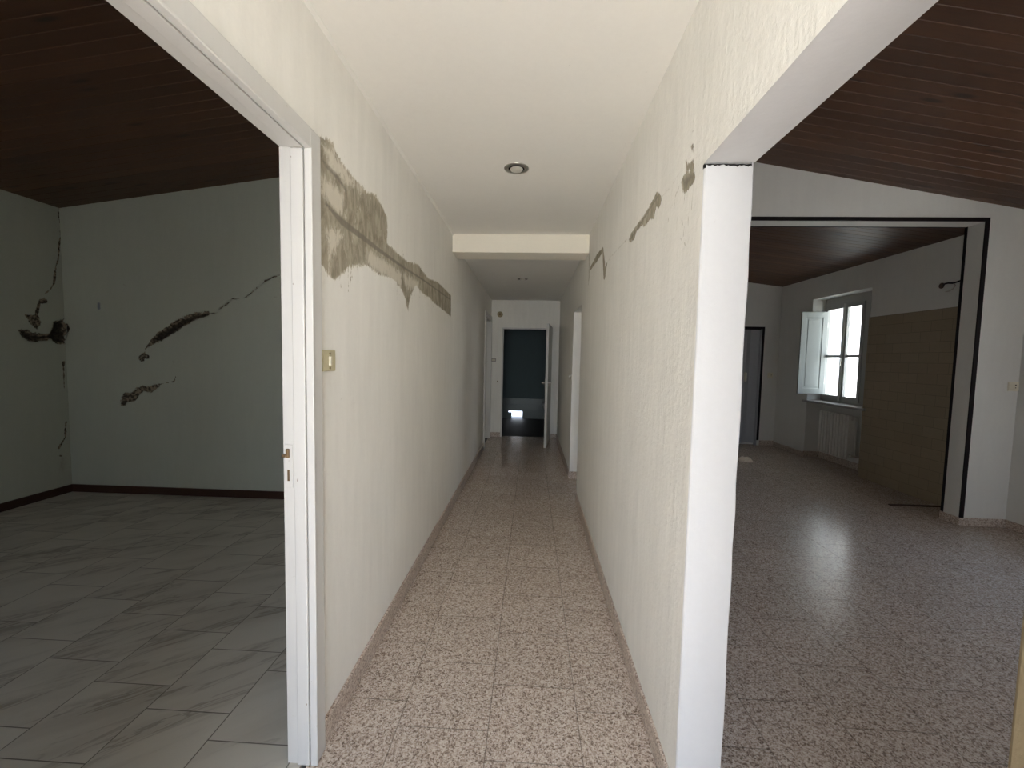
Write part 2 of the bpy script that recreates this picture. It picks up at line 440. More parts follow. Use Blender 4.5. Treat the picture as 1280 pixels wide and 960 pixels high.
def marks_left(P):
    a = {}
    sd = sd_poly(P, LP)
    s1 = soft(sd, .022); s2 = np.where(P[:, 0] > 3.61, 0, s1)
    rs = random.Random(11)
    for k in range(46):                                    # brush strokes trailing off the smear
        y = rs.uniform(1.42, 3.5); j = rs.uniform(-.02, .02)
        zl = np.interp(y, [1.40, 1.467, 1.76, 2.09, 2.34, 2.5, 3.06, 3.6], [1.70, 1.672, 1.782, 1.79, 1.70, 1.825, 1.785, 1.755])
        L = rs.uniform(.03, .085)
        s2 = np.maximum(s2, rs.uniform(.62, .85)*soft(sd_line(P, [(y, zl+.035), (y+j, zl-L)], [.007, .002]), .012)*(P[:, 0] < 3.61))
    for k in range(26):
        y = rs.uniform(1.48, 3.3); zu = np.interp(y, [1.48, 1.66, 1.84, 1.95, 2.0, 2.1, 3.3], [2.12, 2.095, 2.11, 2.10, 2.05, 1.945, 1.95])
        s2 = np.maximum(s2, rs.uniform(.55, .75)*soft(sd_line(P, [(y, zu-.02), (y+rs.uniform(-.06, .02), zu+rs.uniform(.01, .04))], [.008, .002]), .012))
    a['patch'] = s2
    cr = soft(sd_line(P, [(1.355, 2.065), (1.408, 2.043), (1.489, 2.04), (1.56, 2.022), (1.569, 1.96)], [.002, .010, .013, .010, .003]), .014)*.9
    cr = np.maximum(cr, soft(sd_line(P, [(1.406, 1.915), (1.522, 1.893), (1.681, 1.891), (1.905, 1.886), (2.236, 1.887), (2.706, 1.897), (3.6, 1.898)], [.006, .016, .014, .012, .009, .008, .007]), .01))
    a['crease'] = cr
    li = np.zeros(len(P))
    for pl in ([(1.37, 2.004), (1.439, 2.011), (1.542, 2.006), (1.559, 1.914), (1.487, 1.898), (1.406, 1.93), (1.369, 1.923)],
               [(1.75, 1.865), (1.963, 1.869), (2.237, 1.851), (2.238, 1.767), (1.905, 1.773), (1.761, 1.782)],
               [(1.362, 2.1), (1.465, 2.122), (1.561, 2.1), (1.751, 2.089), (1.561, 2.038), (1.439, 2.05)],
               [(1.405, 1.832), (1.469, 1.86), (1.54, 1.85), (1.468, 1.757), (1.426, 1.677)],
               [(2.24, 1.86), (2.6, 1.875), (2.55, 1.80), (2.3, 1.77)]):
        li = np.maximum(li, soft(sd_poly(P, pl), .03))
    for k in range(30):                                    # trowel sweeps inside the smear
        y = rs.uniform(1.40, 2.1); z = rs.uniform(1.70, 2.08); d_ = rs.uniform(.06, .14)
        li = np.maximum(li, rs.uniform(.4, .8)*soft(sd_line(P, [(y, z), (y+d_*.35, z+d_)], [.003, .007]), .012))
    # feathered lighter rim of the smear
    a['light'] = np.maximum(li, np.clip(.75-np.abs(sd)/.03, 0, .75)*(P[:, 0] > 1.4)*(P[:, 0] < 2.9))
    f = soft(sd_line(P, [(1.45, 1.255), (1.592, 1.214), (1.70, 1.20), (1.76, 1.19)], [.004, .010, .004, .009]), .02)*.8
    f = np.maximum(f, soft(sd_line(P, [(1.596, 1.394), (1.594, 0.945)], .0010), .004))
    f = np.maximum(f, soft(sd_line(P, [(3.62, 2.30), (3.70, 2.18), (3.66, 2.06), (3.75, 1.98)], .006), .02))
    a['faint'] = f
    return a
wl = sheet('wall_corridor_left', M['wall'], lambda u, v, d: (XL+d, u, v),
      cuts((1.300, 2.9, .009), (2.9, 3.8, .018), (3.8, 6.27, .4), (6.27, 7.12, .4), (7.12, YE, .2)),
      cuts((0, .9, .3), (.9, 1.6, .03), (1.6, 2.2, .009), (2.2, 2.36, .02), (2.36, 2.6, .12)),
      holes=[(6.27, 7.12, 0, 2.049)], marks=marks_left,
      extra=bboxes((XLR, XL-.004, 1.300, 6.27, 0, 3.7), (XLR, XL-.004, 6.27, 7.12, 2.05, 3.7), (XLR, XL-.004, 7.12, YE+.12, 0, 3.7),
                   (XLR, XL, .44, 1.300, 2.062, 3.7), (XLR, XL, YBK, .44, 0, 3.7)))
# ---- right corridor wall: face, rounded arris, white end face at the opening
pth = [(XRR, 1.9)]
for k in range(5):
    a = math.pi*(0+.5*k/4); pth.append((XRR-.007+.007*math.cos(a), YP+.007-.007*math.sin(a)))
for x in rng(XRR-.010, XR+.010, .006): pth.append((x, YP))
for k in range(5):
    a = math.pi/2*(1-k/4); pth.append((XR+.007-.007*math.cos(a), YP+.007-.007*math.sin(a)))
for y in cuts((YP+.012, 1.60, .006), (1.60, 3.7, .012), (3.7, 4.048, .05)): pth.append((XR, y))
pth = np.array(pth); S = np.r_[0, np.cumsum(np.linalg.norm(np.diff(pth, axis=0), axis=1))]
dirs = np.gradient(pth, axis=0); nrm = np.stack([dirs[:, 1], -dirs[:, 0]], 1); nrm /= np.linalg.norm(nrm, axis=1)[:, None]
def right_marks(Q):
    """Q = (y, z) on the corridor face"""
    a = {}
    RA = [(1.668, 2.058), (1.612, 2.019), (1.61, 2.001), (1.643, 1.985), (1.676, 2.006), (1.709, 1.968), (1.751, 1.982), (1.838, 1.981), (1.898, 2.0), (1.979, 1.999), (2.02, 1.978), (2.101, 1.982), (2.143, 2.01), (2.073, 2.027), (1.984, 2.032), (1.903, 2.032), (1.811, 2.04), (1.729, 2.052), (1.683, 2.06)]
    RC = [(1.405, 1.985), (1.385, 2.0), (1.345, 1.992), (1.31, 1.985), (1.29, 1.965), (1.287, 1.948), (1.302, 1.937), (1.325, 1.945), (1.346, 1.932), (1.375, 1.94), (1.392, 1.955)]
    RC2 = [(1.386, 2.054), (1.35, 2.024), (1.308, 2.017), (1.285, 1.967), (1.365, 1.994)]
    RC3 = [(1.327, 2.08), (1.307, 2.061), (1.303, 2.024), (1.335, 2.048), (1.339, 2.064)]
    p = soft(sd_poly(Q, RA), .014)
    p = np.maximum(p, soft(sd_poly(Q, RC)+.002, .018))
    p = np.maximum(p, .80*soft(sd_poly(Q, RC2), .016)); p = np.maximum(p, .72*soft(sd_poly(Q, RC3), .012))
    p = np.maximum(p, soft(sd_line(Q, [(3.64, 2.329), (3.60, 2.109), (3.62, 2.051)], [.010, .016, .008]), .012)*.9)
    p = np.maximum(p, soft(sd_line(Q, [(3.548, 2.163), (3.2, 2.17), (2.922, 2.164)], [.014, .030, .018]), .016)*.95)
    p = np.maximum(p, soft(sd_line(Q, [(2.922, 2.164), (2.87, 2.07), (2.818, 1.976)], [.018, .032, .040]), .016)*.95)
    p = np.maximum(p, soft(sd_line(Q, [(2.818, 1.976), (2.742, 2.028)], [.02, .012]), .012))
    a['patch'] = p
    a['crease'] = np.maximum(soft(sd_poly(Q, RC)-.006, .02)*.8, soft(sd_line(Q, [(1.66, 2.04), (1.9, 2.017), (2.13, 1.997)], .006), .01))
    f = soft(sd_line(Q, [(2.722, 2.031), (2.607, 2.039), (2.17, 2.021)], .007), .012)*.8
    f = np.maximum(f, soft(sd_line(Q, [(1.612, 2.017), (1.498, 2.013), (1.436, 2.024)], .005), .008)*.8)
    f = np.maximum(f, soft(sd_line(Q, [(1.498, 1.934), (1.575, 2.026)], .002), .006)*.7)
    for s_ in ([(1.423, 1.98), (1.457, 1.962), (1.46, 1.93)], [(1.365, 1.938), (1.374, 1.904)], [(1.30, 1.93), (1.302, 1.904), (1.306, 1.862)], [(1.345, 1.93), (1.352, 1.88)],
               [(1.432, 1.881), (1.433, 1.838)], [(1.388, 1.862), (1.375, 1.839)], [(1.387, 1.80), (1.376, 1.789)], [(1.312, 1.783), (1.323, 1.77)],
               [(1.519, 1.91), (1.525, 1.897)], [(1.498, 1.934), (1.484, 1.945)], [(1.351, 1.775), (1.343, 1.764)], [(1.301, 2.106), (1.324, 2.102)], [(1.36, 1.83), (1.365, 1.80)], [(1.33, 1.85), (1.325, 1.82)]):
        f = np.maximum(f, soft(sd_line(Q, s_, .0035), .006))
    a['faint'] = f
    return a
def marks_wrap(P):
    xy = np.stack([np.interp(P[:, 0], S, pth[:, 0]), np.interp(P[:, 0], S, pth[:, 1])], 1)
    on = xy[:, 0] < XR+.004
    a = right_marks(np.stack([np.where(on, xy[:, 1], 99), P[:, 1]], 1))
    # end face: hairline marks and the open crack under the lintel
    onf = (~on) & (xy[:, 1] < YP+.004)
    Q = np.stack([np.where(onf, xy[:, 0], 99), P[:, 1]], 1)
    a['faint'] = np.maximum(a['faint'], soft(sd_line(Q, [(.541, 1.64), (.542, 1.60), (.54, 1.575)], .0006), .003))
    a['faint'] = np.maximum(a['faint'], soft(sd_line(Q, [(.505, 1.80), (.512, 1.79)], .001), .004)*.7)
    return a
def fwrap(u, v, d):
    x = np.interp(u, S, pth[:, 0]); y = np.interp(u, S, pth[:, 1])
    nx = np.interp(u, S, nrm[:, 0]); ny = np.interp(u, S, nrm[:, 1])
    face = (x > XR+.004) & (y < YP+.02)
    w = np.where(face, .0016*np.sin(v*21+1.5*np.sin(v*7)), 0)        # hand-trowelled arris, not dead straight
    return (x+nx*d+w*.8, y+ny*d, v)
wr = sheet('wall_corridor_right', M['wall_rough'], fwrap, S, cuts((0, .6, .06), (.6, 1.74, .03), (1.74, 1.9475, .006), (1.9475, ZP, .006)), marks=marks_wrap, holes=[(S[5]-1e-4, S[5]+(XRR-XR)+.004, 1.9475, ZP+1)],
      extra=bboxes((XR+.012, XRR-.012, YP+.012, 4.048, 0, ZP-.009), (XR+.004, XRR, 4.048, 4.80, 1.942, 3.7),
                   (XR, XRR, 4.80, YE+.12, 0, 3.7), (XR+.004, XRR, YP+.001, 4.048, ZP, 3.7), (XR+.03, XRR, 1.9, 4.048, 0, 3.7),
                   (XR, XRR, YBK, .40, ZP, 3.7)))
wr.data.materials.append(M['pillar'])
for f_ in wr.data.polygons:
    if f_.center.y < YP+.008 and f_.center.z < ZP: f_.material_index = 1
sheet('wall_corridor_right_upper', M['wall_rough'], lambda u, v, d: (XR-d*0+.0*u, u, v),
      cuts((.40, 1.21, .2), (1.21, 1.60, .006), (1.60, 3.7, .012), (3.7, 4.8, .1)), cuts((ZP-.0005, 2.15, .006), (2.15, 2.36, .015), (2.36, 2.6, .12)), marks=right_marks)
# white end face and soffit of the opening are smoother; base colour darkened to offset the strong daylight
lint = MB().box(XR+.0005, XRR, .40, YP-.0005, ZP, 3.7).build('lintel', M['pillar']); struct(lint); lint.name = 'wall_right_lintel'
# crack between lintel and end face: real gap, black block for its shade
v_ = MB(); zs = [1.9555]; 
v_.prism([(XR+.0035, 1.940), (XRR-.0035, 1.940), (XRR-.0035, ZP+.001), (XR+.0035, ZP+.001)], 'y', YP+.010, YP+.10)
o = v_.build('crack', M['void_shade'], bpy.data.objects['wall_right_lintel'])
cap = MB()   # chipped rim of plaster hanging into the crack
xs = rng(XR+.004, XRR-.004, .007)
pts = [(x, ZP-.0004-.0016*abs(math.sin(x*140))*(.3+random.random()*.8)) for x in xs]
cap.prism([(xs[0], ZP+.001)]+pts+[(xs[-1], ZP+.001)], 'y', YP+.0005, YP+.03)
cap.build('chipped_rim', M['pillar'], bpy.data.objects['wall_right_lintel'])
# near end of the right wall, beside the camera
n_ = MB().box(XR, XRR, YBK, .404, 0, ZP, bev=.004); struct(n_.build('wall_right_near', M['olive']))

# end-face skin in the smoother, darkened white: a separate sheet 0.6 mm proud of the arris
def fend(u, v, d): return (u+.0016*np.sin(v*21+1.5*np.sin(v*7))*.8, YP-.0008+d*0, v+np.where(v > 1.953, -.0035*(u-XR)/.138+.0022*np.sin(u*170)*np.sin(u*61+1)+.0018*np.sin(u*420), 0))
def marks_end(P):
    a = {}
    f = soft(sd_line(P, [(.541, 1.64), (.543, 1.60), (.54, 1.572)], .0005), .004)*.9
    for c in ((.512, 1.80), (.585, 1.21), (.552, .40), (.60, .31), (.50, .22), (.56, .12), (.49, .62)): f = np.maximum(f, soft(sd_line(P, [c, (c[0]+.003, c[1]-.009)], .0012), .003))
    a['faint'] = f
    return a
sheet('wall_right_end', M['pillar'], fend, rng(XR+.005, XRR-.005, .006), cuts((0, 1.9, .02), (1.9, 1.9545, .005)), marks=marks_end)

# ---- corridor ceilings and beam
def marks_ceil(P):
    a = {}
    a['faint'] = .85*soft(sd_line(P, [(.448, 2.05), (.440, 2.2), (.455, 2.35), (.452, 2.5), (.468, 2.75)], .003), .018)
    a['faint'] = np.maximum(a['faint'], .72*soft(sd_line(P, [(-.70, 1.765), (-.2, 1.775), (.46, 1.78)], .002), .018))
    a['faint'] = np.maximum(a['faint'], .5*soft(sd_poly(P, [(-.35, 1.79), (.0, 1.80), (.1, 1.84), (-.2, 1.86)]), .05))
    a['faint'] = np.maximum(a['faint'], .55*soft(sd_line(P, [(-.63, 2.25), (-.58, 2.33), (-.64, 2.40)], .02), .04))
    return a
sheet('ceiling', M['ceil'], lambda u, v, d: (u, v, HC+0*u), rng(XL-.006, XR+.006, .02), cuts((YBK, 1.7, .3), (1.7, 2.8, .02), (2.8, YB0+.03, .2)), marks=marks_ceil,
      extra=bboxes((XL-.006, XR+.006, YBK, YB0+.05, HC+.01, HC+.12)))
cv = MB()
cv.prism([(XL, HC+.001), (XL+.012, HC-.0005), (XL, HC-.012)], 'y', YBK, YB0).build('trim_ceiling_left', M['ceil']); struct(bpy.data.objects['trim_ceiling_left'])
smb('ceiling_far', M['ceil'], (XL-.004, XR+.004, YB1-.05, YE+.05, HC2, HC2+.12))
struct(MB().box(XL-.004, XR+.004, YB0, YB1, ZB, 2.62, bev=.004).build('ceiling_beam', M['cream']))
# ---- end wall of the corridor
smb('wall_end', M['wall'], (XL-.05, -.524, YE, YE+.12, 0, 2.6), (.335, XR+.05, YE, YE+.12, 0, 2.6), (-.524, .335, YE, YE+.12, 1.936, 2.6))
# ---- dark bathroom beyond, with a low opening to the outside
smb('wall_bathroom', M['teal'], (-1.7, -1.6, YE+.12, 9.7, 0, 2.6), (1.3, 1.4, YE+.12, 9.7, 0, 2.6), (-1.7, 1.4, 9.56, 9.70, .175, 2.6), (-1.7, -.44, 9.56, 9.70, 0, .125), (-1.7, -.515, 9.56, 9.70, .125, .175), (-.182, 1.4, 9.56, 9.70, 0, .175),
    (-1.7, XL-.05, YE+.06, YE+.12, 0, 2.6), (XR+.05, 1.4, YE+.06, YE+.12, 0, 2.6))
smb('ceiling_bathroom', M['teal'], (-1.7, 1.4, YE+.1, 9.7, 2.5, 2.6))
smb('trim_wainscot', M['wtile'], (-1.6, -.455, 9.545, 9.56, 0, .11), (-1.6, -.52, 9.545, 9.56, .11, .175), (-.17, 1.3, 9.545, 9.56, 0, .175), (-1.6, 1.3, 9.545, 9.56, .182, .325), (-1.6, 1.3, 9.547, 9.56, .332, .47))

# ---- left room
def marks_back(P):
    d = soft(sd_line(P, [(-2.30, 2.15), (-2.351, 2.139), (-2.431, 2.113), (-2.511, 2.078), (-2.565, 2.035), (-2.655, 1.958), (-2.709, 1.918), (-2.834, 1.909), (-2.889, 1.857), (-2.953, 1.817), (-2.981, 1.774), (-3.08, 1.764)],
                     [.002, .003, .004, .008, .004, .006, .003, .002, .007, .005, .003, .004]), .008)
    w = sd_line(P, [(-3.08, 1.762), (-3.216, 1.732), (-3.326, 1.682), (-3.456, 1.602), (-3.568, 1.53), (-3.672, 1.45)], [.026, .032, .042, .046, .042, .012])
    d = np.maximum(d, soft(w, .03))
    d = np.maximum(d, soft(sd_line(P, [(-3.672, 1.45), (-3.70, 1.423), (-3.712, 1.37)], .004), .008))
    d = np.maximum(d, soft(sd_line(P, [(-3.74, 1.33), (-3.715, 1.355), (-3.68, 1.345)], [.032, .034, .018]), .02))
    d = np.maximum(d, soft(sd_line(P, [(-3.432, 1.31), (-3.432, 1.27)], .006), .01)*.9)
    d = np.maximum(d, soft(sd_line(P, [(-3.432, 1.332), (-3.432, 1.226), (-3.407, 1.157), (-3.427, 1.112), (-3.50, 1.10), (-3.60, 1.075)], [.001, .001, .003, .004, .004, .005]), .008))
    w2 = sd_line(P, [(-3.59, 1.065), (-3.66, 1.035), (-3.73, 1.04), (-3.79, 1.01), (-3.85, .945), (-3.90, .955), (-3.945, .895)], [.024, .036, .030, .040, .034, .046, .034])
    d = np.maximum(d, soft(w2, .028)*.92)
    w3 = sd_line(P, [(-4.56, 1.53), (-4.545, 1.63), (-4.50, 1.64)], [.05, .045, .03])
    w4 = sd_poly(P, [(-4.60, 1.68), (-4.475, 1.645), (-4.455, 1.60), (-4.48, 1.56), (-4.495, 1.49), (-4.60, 1.46)])
    d = np.maximum(d, soft(w4, .03))
    f = soft(sd_line(P, [(-3.971, .895), (-4.047, .848), (-4.10, .80)], .004), .015)*.8
    f = np.maximum(f, soft(sd_line(P, [(-3.897, 2.03), (-3.87, 2.015)], .006), .01))
    f = np.maximum(f, soft(sd_line(P, [(-2.40, 1.93), (-2.42, 1.93)], .006), .01))
    f = np.maximum(f, soft(sd_line(P, [(-4.46, 1.10), (-4.50, .62)], .004), .03)*.5)
    b = np.maximum(soft(sd_line(P, [(-4.153, 1.84), (-4.153, 1.80)], .016), .025), .55*soft(sd_line(P, [(-3.611, .836), (-3.51, .826)], .008), .02))
    return {'dark': d, 'pit': np.maximum(np.maximum(np.clip(w/.03, 0, 1)*(P[:, 1] > 1.5), np.clip(w4/.03, 0, 1)), np.maximum(np.clip(w2/.05, 0, .35), .5*(d > .5)*(P[:, 1] > 1.76))), 'faint': f, 'blue': b}
sheet('wall_left_room_back', M['green'], lambda u, v, d: (u, YK-d, v), cuts((XK-.02, -2.25, .010), (-2.25, XLR+.01, .3)), cuts((0, .75, .05), (.75, 2.2, .010), (2.2, 3.5, .2)), marks=marks_back, depth=.03,
      extra=bboxes((XK-.1, XLR+.01, YK+.035, YK+.15, 0, 3.6)))
def marks_lroom(P):
    d = soft(sd_line(P, [(3.783, 2.733), (3.779, 2.646), (3.79, 2.60)], .006), .01)
    d = np.maximum(d, soft(sd_line(P, [(3.79, 2.55), (3.782, 2.454), (3.767, 2.356), (3.763, 2.27), (3.736, 2.178), (3.726, 2.098), (3.712, 2.018), (3.679, 1.951), (3.638, 1.914)], [.002, .006, .008, .006, .006, .010, .010, .006, .003]), .01))
    d = np.maximum(d, soft(sd_line(P, [(3.63, 1.845), (3.60, 1.835)], [.022, .018]), .02)*.95)
    d = np.maximum(d, soft(sd_line(P, [(3.588, 1.81), (3.575, 1.76), (3.56, 1.706)], [.010, .014, .010]), .012)*.95)
    d = np.maximum(d, soft(sd_poly(P, [(3.48, 1.70), (3.57, 1.70), (3.59, 1.65), (3.56, 1.59), (3.51, 1.63)])+.008, .02))
    w = sd_poly(P, [(3.42, 1.565), (3.46, 1.575), (3.53, 1.545), (3.60, 1.535), (3.655, 1.545), (3.685, 1.60), (3.69, 1.66), (3.80, 1.70), (3.80, 1.45), (3.72, 1.45), (3.66, 1.49), (3.60, 1.47), (3.53, 1.455), (3.46, 1.49)])
    d = np.maximum(d, soft(w, .03))
    d = np.maximum(d, soft(sd_line(P, [(3.762, 1.275), (3.762, 1.255)], .014), .012))
    d = np.maximum(d, soft(sd_line(P, [(3.762, 1.266), (3.759, 1.081), (3.759, 1.0)], [.007, .004, .002]), .008))
    d = np.maximum(d, soft(sd_line(P, [(3.761, .70), (3.749, .618), (3.746, .546), (3.686, .451)], [.004, .009, .006, .008]), .01))
    d = np.maximum(d, soft(sd_line(P, [(3.675, .383), (3.705, .375)], .007), .01))
    f = soft(sd_line(P, [(3.72, .34), (3.70, .24)], .05), .08)*.75
    f = np.maximum(f, soft(sd_line(P, [(3.758, 1.0), (3.762, .70)], .003), .012)*.7)
    return {'dark': d, 'pit': np.clip(w/.03, 0, 1), 'faint': f}
sheet('wall_left_room_side', M['green'], lambda u, v, d: (XK+d, u, v), cuts((YBK, 3.0, .4), (3.0, 3.38, .06), (3.38, YK+.02, .010)), cuts((0, 2.75, .012), (2.75, 3.3, .2)), marks=marks_lroom, depth=.03,
      extra=bboxes((XK-.12, XK-.035, YBK, YK+.1, 0, 3.3)))
# ---- right rooms
def marks_part(P):
    f = soft(sd_line(P, [(2.0, 3.0), (2.3, 2.98), (2.7, 3.0)], .006), .03)*.8
    f = np.maximum(f, .7*soft(sd_line(P, [(3.7, 2.80), (4.0, 2.76)], .005), .02))
    return {'faint': f}
us = sorted(set(list(np.round(rng(XRR-.01, XO, .06), 4))+list(np.round(rng(XO, XW1+.02, .06), 4))))
vs = sorted(set(list(np.round(rng(0, ZO, .1), 4))+list(np.round(rng(ZO, 3.6, .05), 4))))
sheet('wall_partition', M['room'], lambda u, v, d: (u, YPA-d, v), us, vs, holes=[(1.2, XO, 0, ZO)], marks=marks_part,
      extra=bboxes((XRR-.01, 1.18, YPA+.004, YPB, 0, 3.6), (XO, XW1+.02, YPA+.004, YPB, 0, 3.6), (1.18, XO, YPA+.004, YPB, ZO, 3.6)))
WY0, WY1, WZ0, WZ1 = 1.95, 2.85, .85, 2.1                       # the near room's window (right wall, outside the frame)
UX0, UX1, UZ0, UZ1 = 3.1, 4.0, .6, 2.1               # unseen window added behind the camera to brighten the partition
VX0, VX1, VZ0, VZ1 = -3.0, -2.2, .9, 2.0            # the left room's window (behind the camera)
smb('wall_right_room_side', M['room'], (XW1, XW1+.25, YBK, WY0, 0, 3.4), (XW1, XW1+.25, WY0, WY1, 0, WZ0), (XW1, XW1+.25, WY0, WY1, WZ1, 3.4), (XW1, XW1+.25, WY1, YPA+.01, 0, 3.4))
# far room's window wall: niche for the window and radiator
NY0, NY1, NZ = 5.31, 6.37, 2.36; XN = 4.385
smb('wall_far_room_window_near', M['room'], (XW2, 4.48, YPB-.05, NY0, 0, 3.2))
smb('wall_far_room_window_far', M['room'], (XW2, 4.48, NY1, YF+.15, 0, 3.2))
smb('wall_far_room_window_above', M['room'], (XW2, 4.48, NY0, NY1, NZ, 3.2))
smb('wall_far_room_niche', M['room'], (XN, 4.48, NY0, NY1, 0, .86))
struct(MB().box(XN, 4.48, NY0, 5.60, .86, NZ).build('wall_far_room_window_reveal', M['room']))
struct(MB().prism([(XW2+.001, NY0-.002), (XN+.02, NY0-.002), (XN+.02, 5.50)], 'z', 0, NZ+.01).build('wall_far_room_splay', M['room']))
smb('wall_far_room_end', M['room'], (XRR-.02, 3.10, YF, YF+.15, 0, 3.4), (3.88, XW2+.1, YF, YF+.15, 0, 3.4), (3.10, 3.88, YF, YF+.15, 1.985, 3.4), (3.0, 4.0, YF+.08, YF+.16, 0, 2.4))  # last box: unseen slab added behind the folding door to stop a light leak
struct(MB().box(XW2-.010, XW2+.002, YPB, NY0+.002, 0, 1.992).build('wall_tiling', M['tile']))
# ---- wall behind the camera, with the open entrance doorway that lights the corridor
smb('wall_back', M['room'], (XK-.1, VX0, YBK-.2, YBK, 0, 3.7), (VX0, VX1, YBK-.2, YBK, 0, VZ0), (VX0, VX1, YBK-.2, YBK, VZ1, 3.7), (VX1, -.66, YBK-.2, YBK, 0, 3.7),
    (.44, UX0, YBK-.2, YBK, 0, 3.7), (UX0, UX1, YBK-.2, YBK, UZ1, 3.7), (UX0, UX1, YBK-.2, YBK, 0, UZ0), (UX1, XW1+.35, YBK-.2, YBK, 0, 3.7), (-.66, .44, YBK-.2, YBK, 2.3, 3.7))
# ---- side room off the corridor on the left
smb('wall_side_room', M['cream'], (-3.6, XLR+.01, YK+.15, YK+.2, 0, 3), (-3.6, -1.6, YE+.1, YE+.2, 0, 3), (-1.7, XLR+.01, YE+.02, YE+.06, 0, 3), (-3.7, -3.6, YK+.1, 4.3, 0, 3), (-3.7, -3.6, 6.9, YE+.2, 0, 3), (-3.7, -3.6, 4.3, 6.9, 0, .4), (-3.7, -3.6, 4.3, 6.9, 2.3, 3))
smb('ceiling_side_room', M['cream'], (-3.7, XLR+.01, YK+.1, YE+.2, 2.8, 2.9))

# ---- boarded sloping ceilings (tongue and groove, one mesh per ceiling)
def boarded(name, x0, z0, x1, z1, y0, y1, w=.09):
    m = MB(); n = int(math.ceil((y1-y0)/w)); L = math.hypot(x1-x0, z1-z0); sx, sz = (x1-x0)/L, (z1-z0)/L
    nx, nz = (-sz, sx) if sx > 0 else (sz, -sx)
    for i in range(n):
        ya = math.floor(y0/w)*w+i*w; g = .0045; dpt = .006
        prof = [(ya, .02), (ya, dpt), (ya+g, 0.0), (ya+w-g*.3, 0.0), (ya+w, dpt), (ya+w, .02)]
        A = [m.b.verts.new((x0+nx*h, y, z0+nz*h)) for y, h in prof]; B = [m.b.verts.new((x1+nx*h, y, z1+nz*h)) for y, h in prof]
        for k in range(len(prof)): m.b.faces.new((A[k], A[(k+1) % 6], B[(k+1) % 6], B[k]))
        m.b.faces.new(A[::-1]); m.b.faces.new(B)
    return struct(m.build(name, M['wood']))
boarded('ceiling_left_room', XK-.05, 2.7296, XLR+.02, 3.227, YBK-.05, YK+.06)
boarded('ceiling_right_room', XRR-.02, 3.354, XW1+.02, 2.720, YBK-.05, YPA+.03)
boarded('ceiling_far_room', XRR-.02, 3.12, XW2+.03, 2.676, YPB-.05, YF+.05)
smb('roof_added_eave', M['house'], (-5.0, 4.75, YBK-.25, 9.8, 3.72, 3.9), (-3.7, 1.5, YE+.12, 9.8, 2.62, 3.72), (4.48, 5.9, YPB, 12, 2.56, 2.70))  # last box: unseen eave added to cut skylight at the far window
for k_, b_ in enumerate(((XRR-.02, XRR, YF+.1, 9.8, 0, 3.72), (-3.72, -1.62, YE+.2, YE+.25, 0, 3.72), (XK-.14, XK-.12, YBK-.2, YE+.2, 0, 3.72), (-3.72, -3.70, YK+.1, YE+.25, 2.2, 3.72), (4.62, 4.64, YPB-.3, YF+.2, 3.1, 3.74), (4.54, 4.56, YBK-.2, YPB, 3.3, 3.74), (XRR, 4.64, YF+.75, YF+.8, 0, 3.74))): smb('wall_outer_%d' % (k_+1), M['house'], b_)

# ---- skirtings
BH = .085
def skirt(name, mat, *boxes):
    m = MB()
    for b in boxes: m.box(*b, bev=.003, seg=1)
    return struct(m.build(name, mat))
skirt('baseboard_corridor_left', M['skirt'], (XL-.002, XL+.011, 1.352, 6.235, 0, BH+.012))
skirt('baseboard_corridor_right', M['skirt'], (XR-.011, XR+.002, YP+.04, 4.048, 0, BH), (XR-.011, XR+.002, 4.80, YE, 0, BH), (XR-.011, XRR, 4.79, 4.802, 0, BH))
skirt('baseboard_end', M['skirt'], (XL, -.53, YE-.012, YE+.002, 0, BH), (.345, XR, YE-.012, YE+.002, 0, BH))
skirt('baseboard_left_room', M['skirtwood'], (XK, XLR, YK-.014, YK+.002, 0, .075), (XK-.002, XK+.014, YBK, YK, 0, .075))
skirt('baseboard_partition', M['skirt'], (XO-.012, XW1, YPA-.012, YPA+.006, 0, .072), (XO-.012, XO+.002, YPA-.002, YPB+.004, 0, .072))
skirt('baseboard_right_room', M['skirt'], (XW1-.012, XW1+.002, YBK, YPA-.012, 0, .072))
skirt('baseboard_far_room', M['skirt'], (XW2-.012, XW2+.002, NY1, YF, 0, .075), (3.915, XW2, YF-.012, YF+.002, 0, .09), (XW2-.012, XN, NY1-.012, NY1+.002, 0, .09), (XN-.012, XN+.002, 5.5, NY1, 0, .09))
# ---- black angle trim round the partition opening
tw = .031
struct(MB().box(XO-.001, XO+tw, YPA-.005, YPA+.006, .066, ZO+tw).box(1.2, XO, YPA-.005, YPA+.006, ZO-.001, ZO+tw)
       .box(XO-.004, XO+.001, YPB-.020, YPB+.004, .066, ZO).box(1.2, XO, YPB-.010, YPB+.004, ZO-.004, ZO+.001).build('trim_1', M['black']))
struct(MB().box(3.868, 3.905, YF-.008, YF+.003, .09, 2.012).box(3.08, 3.905, YF-.008, YF+.003, 1.98, 2.012).build('trim_2', M['black']))

